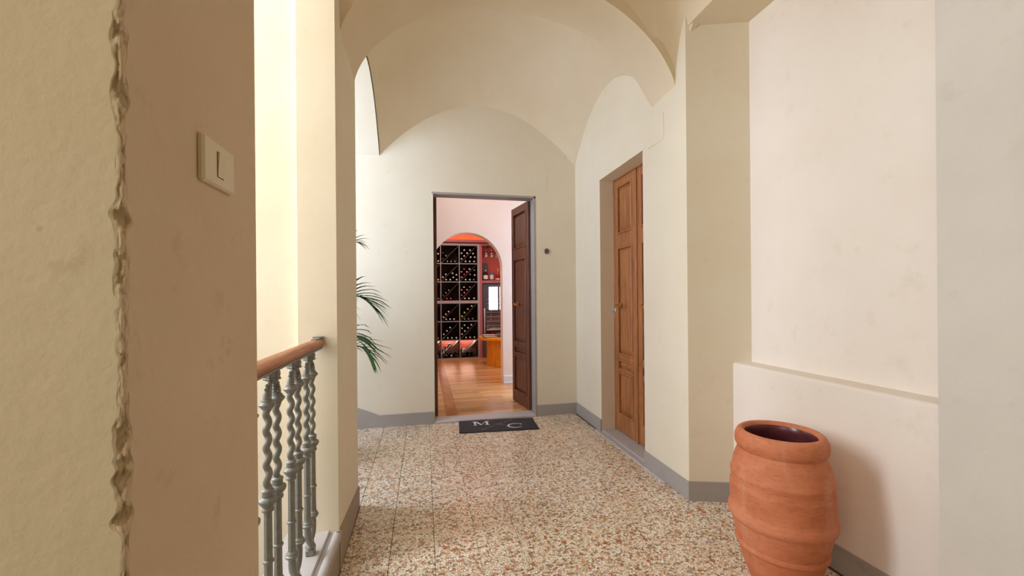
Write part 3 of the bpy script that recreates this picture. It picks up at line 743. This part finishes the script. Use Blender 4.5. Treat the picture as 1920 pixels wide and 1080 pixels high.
# daylit window of the cellar, on the wall behind the arch
win = bpy.data.objects.new('window_1', None); C.objects.link(win); struct(win, 'window of the cellar mirrored in the fridge glass')
m = MB()
for a in ((1.62,1.68,0.9,1.95),(2.22,2.28,0.9,1.95),(1.93,1.97,0.9,1.95)): m.box(a[0], a[1], 5.90, 5.96, a[2], a[3])
m.box(1.62, 2.28, 5.90, 5.96, 0.86, 0.92).box(1.62, 2.28, 5.90, 5.96, 1.92, 1.98)
m.build('frame', M['white_paint'], win)
MB().box(1.68, 1.93, 5.925, 5.935, 0.92, 1.92).build('pane', M['window_glow'], win)
MB().box(1.97, 2.22, 5.925, 5.935, 0.92, 1.92).build('pane', M['window_glow'], win)

# ------------------------------------------------------------------ wine rack
rack = thing('wine_rack', 'tall dark cube wine rack with diagonal dividers against the red wall', 'wine rack', (0.53, 8.48, 0))
XS = [-0.045, 0.335, 0.709, 1.079]; ZS = [0.0, 0.388, 0.770, 1.136, 1.573, 1.944, 2.300]
DX = -0.53; Y0, Y1 = -0.18, 0.20
cells = [(XS[i], XS[i+1]) for i in range(3)]
def upright(x, w, z0, z1, nm='upright', mt=('rack', 'rack_edge')):
    q = MB(); q.box(x-w/2+DX, x+w/2+DX, Y0+0.004, Y1, z0, z1); q.box(x-w/2+DX, x+w/2+DX, Y0, Y0+0.004, z0, z1, mi=1)
    return q.build(nm, [M[a] for a in mt], rack)
for x in XS[1:3]: upright(x, 0.016, 0.02, 1.15); upright(x, 0.016, 1.17, 2.32)
for x in (-0.067, 1.101): upright(x, 0.044, 0.0, 1.165); upright(x, 0.044, 1.165, 2.358)
def shelf(z, t, nm='shelf'):
    q = MB(); q.box(-0.045+DX, 1.079+DX, Y0+0.006, Y1, z-t/2, z+t/2); q.box(-0.045+DX, 1.079+DX, Y0+0.002, Y0+0.006, z-t/2, z+t/2, mi=1)
    return q.build(nm, [M['rack'], M['rack_edge']], rack)
for z, t in ((0.016, 0.032), (0.388, 0.016), (0.770, 0.016), (1.150, 0.030), (1.180, 0.030), (1.573, 0.016), (1.944, 0.016), (2.336, 0.044)): shelf(z, t)
for z0, z1 in ((0.388, 1.15), (1.17, 2.34)):
    MB().box(-0.06+DX, 1.09+DX, Y1-0.008, Y1+0.004, z0, z1).build('back_panel', M['rack_back_shade'], rack)  # dark sheet added, shade of the deep cells put into its colour
ZC = [(0.032, 0.380), (0.396, 0.762), (0.778, 1.135), (1.195, 1.565), (1.581, 1.936), (1.952, 2.314)]
for a, b in cells:
    for z0, z1 in ZC:
        x0, x1 = a+0.008+DX, b-0.008+DX; t = 0.008; L = math.hypot(x1-x0, z1-z0); nx, nz = -(z1-z0)/L*t, (x1-x0)/L*t
        q = MB(); q.extrude([(x0-nx+0.006, z0), (x1, z1+0*nz-0.006), (x1+nx, z1), (x0, z0+nz)], 'Y', Y0+0.03, Y1-0.01); q.build('divider', M['rack'], rack)
q = MB(); q.box(-0.03+DX, 1.07+DX, 0.12, 0.15, 0.368, 0.379); q.build('led_strip', M['led_warm'], rack)
# cornice with a hidden orange light over the rack and bar
cor = thing('cornice', 'mauve cornice board with glowing orange light above the wine rack', 'cornice', (1.0, 8.5, 2.36))
MB().box(-1.5, 1.2, -0.22, -0.195, 0.0, 0.075, b=0.003).box(-1.5, 1.2, -0.22, 0.2, 0.0, 0.02).build('board', M['mauve'], cor)
MB().box(-1.45, 1.15, -0.02, 0.03, 0.022, 0.04).build('led_strip', M['led_orange'], cor)

BOTTLES = {
    ("top", "left"): [(0.288, 2.143, "white"), (0.235, 2.083, "amber"), (0.205, 1.997, "amber"), (0.290, 1.997, "white")],
    ("top", "middle"): [(0.383, 2.159, "dark"), (0.441, 2.104, "grey"), (0.382, 2.044, "dark"), (0.470, 1.992, "grey"), (0.547, 1.992, "grey"), (0.625, 1.992, "grey")],
    ("second", "left"): [(0.224, 1.664, "white"), (0.285, 1.619, "yellow")],
    ("second", "middle"): [(0.379, 1.672, "white"), (0.436, 1.728, "white"), (0.575, 1.750, "white"), (0.589, 1.667, "white"), (0.652, 1.720, "white"), (0.444, 1.620, "white"), (0.525, 1.620, "white"), (0.655, 1.620, "white")],
    ("top", "right"): [(0.814, 2.224, "white"), (0.933, 2.226, "white"), (0.757, 2.160, "white"), (0.873, 2.162, "white"), (0.996, 2.158, "white"), (0.813, 2.106, "white"), (0.945, 2.082, "white"), (1.027, 2.083, "white"), (0.757, 2.045, "white"), (0.838, 1.994, "white"), (0.924, 1.994, "white"), (1.014, 1.994, "white")],
    ("second", "right"): [(0.808, 1.839, "red"), (0.757, 1.781, "pink"), (0.864, 1.781, "pink"), (0.808, 1.726, "red"), (0.757, 1.672, "pink"), (0.920, 1.839, "white"), (1.018, 1.815, "grey"), (0.929, 1.726, "grey"), (1.023, 1.715, "white"), (0.838, 1.622, "white"), (0.925, 1.622, "white"), (1.006, 1.622, "grey")],
    ("third", "right"): [(0.805, 1.468, "white"), (0.923, 1.468, "grey"), (0.757, 1.411, "pink"), (0.865, 1.413, "pink"), (0.810, 1.355, "pink"), (0.757, 1.305, "red"), (0.820, 1.238, "cream"), (0.900, 1.238, "cream"), (1.011, 1.238, "cream")],
    ("third", "left"): [(0.287, 1.238, "grey")],
    ("third", "middle"): [(0.495, 1.406, "grey"), (0.434, 1.355, "grey"), (0.386, 1.300, "green"), (0.456, 1.238, "red"), (0.534, 1.238, "red")],
    ("fourth", "middle"): [(0.487, 0.973, "white"), (0.432, 0.920, "white"), (0.384, 0.862, "white"), (0.439, 0.818, "white"), (0.517, 0.818, "white"), (0.595, 0.818, "cream")],
    ("fourth", "right"): [(0.757, 0.872, "yellow"), (0.811, 0.946, "yellow"), (0.880, 1.019, "yellow"), (0.957, 1.081, "cream"), (0.811, 0.818, "grey"), (0.890, 0.818, "grey"), (0.977, 0.818, "grey")],
    ("fifth", "left"): [(0.272, 0.437, "grey")],
    ("fifth", "middle"): [(0.515, 0.647, "white"), (0.451, 0.581, "white"), (0.387, 0.515, "white"), (0.386, 0.437, "grey"), (0.466, 0.437, "white"), (0.550, 0.437, "white"), (0.640, 0.437, "white")],
    ("fifth", "right"): [(0.946, 0.695, "white"), (0.809, 0.689, "white"), (0.757, 0.628, "white"), (0.880, 0.634, "white"), (0.815, 0.570, "white"), (0.757, 0.510, "white"), (0.757, 0.437, "dark"), (0.838, 0.437, "cream"), (0.920, 0.437, "white"), (1.010, 0.437, "white")],
    ("bottom", "left"): [(0.215, 0.150, "dark"), (0.270, 0.076, "grey")],
    ("bottom", "middle"): [(0.508, 0.275, "white"), (0.446, 0.217, "white"), (0.386, 0.155, "white"), (0.440, 0.085, "grey"), (0.535, 0.078, "white"), (0.630, 0.078, "dark")],
    ("bottom", "right"): [(0.765, 0.150, "white"), (0.815, 0.078, "dark"), (0.897, 0.078, "dark"), (0.982, 0.078, "dark")],
}
body = MB().lathe([(0.0155,0.055),(0.0150,0.085),(0.020,0.10),(0.033,0.118),(0.0375,0.135),(0.0375,0.29),(0.030,0.298),(0.006,0.285)], 14, axis='Y').mesh('wine_bottle', M['bottle'], True)
bodyg = MB().lathe([(0.0155,0.055),(0.0150,0.085),(0.020,0.10),(0.033,0.118),(0.0375,0.135),(0.0375,0.29),(0.030,0.298),(0.006,0.285)], 14, axis='Y').mesh('wine_bottle', M['green_glass'], True)
capm = {k: MB().lathe([(0.0145,0.0),(0.0165,0.003),(0.0165,0.018),(0.0152,0.022),(0.0158,0.060)], 12, axis='Y').mesh('capsule', M['cap_'+k], True) for k in ('white','grey','dark','red','pink','yellow','cream','amber','green')}
ORD = ['leftmost', 'second from left', 'third from left', 'fourth from left', 'fifth from left', 'sixth from left', 'seventh from left', 'eighth from left', 'ninth from left', 'tenth from left', 'eleventh from left', 'twelfth from left']
rb = random.Random(11)
for (row, colm), lst in BOTTLES.items():
    for k, (bx, bz, cc) in enumerate(sorted(lst)):
        o = put('wine_bottle', bodyg if cc in ('green', 'yellow') else body, None, (bx, 8.318+rb.uniform(-0.008, 0.010), bz))
        lab = ('only bottle' if len(lst) == 1 else ORD[k])
        tag(o, f'dark wine bottle with {cc} capsule, {lab} in the {row}-row {colm} rack cell', 'bottle', 'bottles lying in the wine rack')
        put('capsule', capm[cc], o)

# ------------------------------------------------------------------ bar niche right of the rack
bar = thing('bar_cabinet', 'mauve bar niche with shelf above the wine fridge', 'cabinet', (1.55, 8.48, 0))
MB().box(-0.425, -0.375, -0.18, 0.20, 0, 2.36).build('side_panel', M['mauve'], bar)
MB().box(0.325, 0.375, -0.18, 0.20, 0, 2.36).build('side_panel', M['mauve'], bar)
MB().box(-0.375, 0.325, 0.16, 0.20, 0.1, 2.36).build('back_panel', M['red'], bar)
MB().box(-0.375, 0.325, -0.17, 0.16, 1.545, 1.605, b=0.004).build('shelf', M['mauve'], bar)
MB().box(-0.375, 0.325, -0.17, 0.16, 2.325, 2.36).build('top_board', M['mauve'], bar)
q = MB()
for i in range(6): q.box(-0.34+i*0.12, -0.335+i*0.12, -0.16, 0.14, 2.296, 2.304).box(-0.3375+i*0.12-0.014, -0.3375+i*0.12+0.014, -0.16, 0.14, 2.304, 2.326)
q.build('glass_rail', M['rack'], bar)
def wineglass():
    return MB().lathe([(0.034,0.0),(0.033,-0.003),(0.006,-0.008),(0.0035,-0.014),(0.0035,-0.085),(0.008,-0.095),(0.028,-0.115),(0.038,-0.145),(0.036,-0.18),(0.029,-0.212),(0.027,-0.212),(0.034,-0.18),(0.036,-0.145),(0.026,-0.117),(0.004,-0.099)], 16, caps=False).mesh('wine_glass', M['clear_glass'], True)
wg = wineglass()
for k, (gx, gy, nm) in enumerate(((1.27,8.36,'first from left, front row'),(1.27,8.53,'first from left, back row'),(1.39,8.37,'second from left, front row'),(1.39,8.54,'second from left, back row'),(1.51,8.36,'third from left, front row'),(1.51,8.53,'third from left, back row'))):
    tag(put('wine_glass', wg, None, (gx, gy, 2.3105)), f'clear wine glass hanging upside down in the bar niche, {nm}', 'glass', 'wine glasses hanging in the bar niche')
# spirits on the bar shelf
def spirit(label, x, prof, mt, lab, cap, cz, y=8.42):
    o = MB().lathe(prof, 20).build('spirit_bottle', mt, None, (x, y, 1.605), smooth=True); tag(o, label, 'bottle', 'spirit bottles on the bar shelf')
    r = max(p[0] for p in prof)
    MB().lathe([(lab[2]+0.0006, lab[0]), (lab[2]+0.0006, lab[1])], 20, caps=False).build('paper_label', lab[3], o, smooth=True)
    MB().lathe([(0.016, cz[0]), (0.016, cz[1])], 12).build('cap', cap, o, smooth=True)
    return o
spirit('squat black spirit bottle with white label, left on the bar shelf', 1.262, [(0.050,0),(0.052,0.01),(0.052,0.125),(0.040,0.15),(0.018,0.165),(0.015,0.20)], M['bottle'], (0.03,0.11,0.052,M['paper']), M['paper2'], (0.19,0.225), 8.40)
spirit('slim dark spirit bottle with red top, middle of the bar shelf', 1.395, [(0.037,0),(0.039,0.01),(0.039,0.14),(0.030,0.17),(0.015,0.19),(0.014,0.24)], M['blue_glass'], (0.03,0.12,0.039,M['paper']), M['cap_red'], (0.20,0.275))
spirit('red spirit bottle with pale flared label, right on the bar shelf', 1.525, [(0.046,0),(0.049,0.01),(0.047,0.05),(0.034,0.13),(0.018,0.17),(0.014,0.20)], plain('red liqueur', srgb(150, 30, 24), 0.15), (0.015,0.05,0.049,M['paper2']), M['steel'], (0.185,0.25))
bd = MB().box(1.19, 1.335, 8.60, 8.615, 1.606, 1.985, b=0.003).build('grey_panel', M['fridge_grey']); tag(bd, 'upright grey panel leaning behind the black bottle in the niche', 'panel')

# ------------------------------------------------------------------ wine fridge
fr = thing('wine_fridge', 'tall black wine fridge with glass door below the bar shelf', 'fridge', (1.53, 8.48, 0.014))
q = MB(); FX0, FX1 = -0.345, 0.300
q.box(FX0, FX0+0.03, -0.15, 0.15, 0.0, 1.515).box(FX1-0.03, FX1, -0.15, 0.15, 0, 1.515).box(FX0, FX1, 0.13, 0.15, 0, 1.515).box(FX0, FX1, -0.15, 0.15, 1.485, 1.515)
q.build('body', M['fridge_body'], fr)
MB().box(FX0, FX1, -0.176, 0.14, 0.0, 0.44, b=0.004).build('plinth', M['fridge_grey'], fr)
q = MB(); q.box(FX0, FX0+0.075, -0.180, -0.155, 0.44, 1.515, b=0.003).box(FX1-0.06, FX1, -0.180, -0.155, 0.44, 1.515, b=0.003).box(FX0+0.075, FX1-0.06, -0.180, -0.155, 1.46, 1.515, b=0.003).box(FX0+0.075, FX1-0.06, -0.180, -0.155, 0.44, 0.48, b=0.003)
dr = q.build('door', M['fridge_body'], fr)
MB().box(FX0+0.075, FX1-0.06, -0.170, -0.165, 0.48, 1.46).build('glass', M['fridge_glass'], dr)
q = MB(); q.box(FX0+0.016, FX0+0.044, -0.205, -0.190, 0.50, 1.02, b=0.004).box(FX0+0.02, FX0+0.04, -0.19, -0.178, 0.52, 0.55).box(FX0+0.02, FX0+0.04, -0.19, -0.178, 0.97, 1.0); q.build('handle', M['steel'], dr)
MB().box(FX0+0.05, FX0+0.06, -0.12, -0.11, 0.48, 1.45).build('led_strip', emit('cool fridge fill', (0.85, 0.9, 1.0, 1), 8), fr)  # added glowing strip to brighten the fridge inside, not a known lamp
for k in range(8):
    z = 0.568+0.0915*k-0.014
    MB().box(FX0+0.05, FX1-0.04, -0.145, -0.130, z, z+0.014).box(FX0+0.05, FX1-0.04, -0.130, 0.12, z, z+0.005).build('shelf', M['white_paint'], fr)
SH = ['bottom', 'second', 'third', 'fourth', 'fifth', 'sixth', 'seventh', 'eighth']
FB = {0: [(1.382,'grey')], 1: [(1.288,'grey'),(1.366,'red'),(1.532,'grey')], 2: [(1.539,'grey')], 3: [(1.368,'white'),(1.452,'grey'),(1.533,'white')], 4: [(1.364,'white'),(1.531,'yellow')], 5: [(1.281,'grey'),(1.369,'white'),(1.542,'grey')], 6: [(1.285,'grey'),(1.366,'grey'),(1.536,'grey')]}
for k, lst in FB.items():
    zb = 0.568+0.0915*(k-0)-0.009+0.038+0.001+0.014-0.014
    z = zb if k else 0.568-0.0915+0.038-0.009+0.014
    z = 0.568+0.0915*(k-1)-0.009+0.0385+0.014 if k else 0.5335
    for i, (bx, cc) in enumerate(sorted(lst)):
        o = put('wine_bottle', body, None, (bx, 8.362, z)); o.scale = (0.92, 0.78, 0.92)
        tag(o, f'wine bottle with {cc} capsule, {"alone" if len(lst) == 1 else ORD[i]} on the {SH[k]} shelf of the fridge', 'bottle', 'bottles in the wine fridge')
        put('capsule', capm[cc], o)

# ------------------------------------------------------------------ golden drum table in the cellar
tb = thing('drum_table', 'low golden wooden drum table with round top in the cellar', 'table', (1.385, 7.38, 0.0145))
MB().lathe([(0.270,0.0),(0.272,0.02),(0.264,0.25),(0.262,0.47)], 48).build('drum', M['yellow_wood'], tb, smooth=True)
MB().lathe([(0.40,0.47),(0.422,0.478),(0.425,0.50),(0.420,0.520),(0.40,0.526)], 56).build('table_top', M['yellow_wood'], tb, smooth=True)
q = MB().box(-0.13, 0.13, -0.09, 0.09, 0, 0.012, b=0.003).box(-0.126, 0.126, -0.086, 0.086, 0.030, 0.042, b=0.003)
fo = q.build('menu_folder', M['leather'], None, (1.155, 7.22, 0.5405), R(6)); tag(fo, 'brown leather menu folder lying at left on the golden table', 'folder')
MB().box(-0.122, 0.120, -0.083, 0.083, 0.012, 0.030).build('pages', M['paper'], fo)
sh = MB().box(-0.10, 0.10, -0.07, 0.07, 0, 0.004).build('paper_sheet', M['paper2'], None, (1.13, 7.21, 0.583), R(-8)); tag(sh, 'pinkish paper sheet lying on the brown menu folder', 'paper')
sh = MB().box(-0.09, 0.09, -0.06, 0.06, 0, 0.022, b=0.002).build('paper_stack', M['paper'], None, (1.435, 7.20, 0.5405), R(4)); tag(sh, 'white paper stack right of the blue bowl on the table', 'paper')
q = MB().lathe([(0.028,0.0),(0.034,0.004),(0.05,0.03),(0.056,0.052),(0.052,0.052),(0.046,0.03),(0.03,0.010),(0.001,0.009)], 20)
bw = q.build('glass_bowl', M['blue_glass'], None, (1.318, 7.14, 0.5405), smooth=True); tag(bw, 'small blue glass bowl on the golden table between papers', 'bowl')
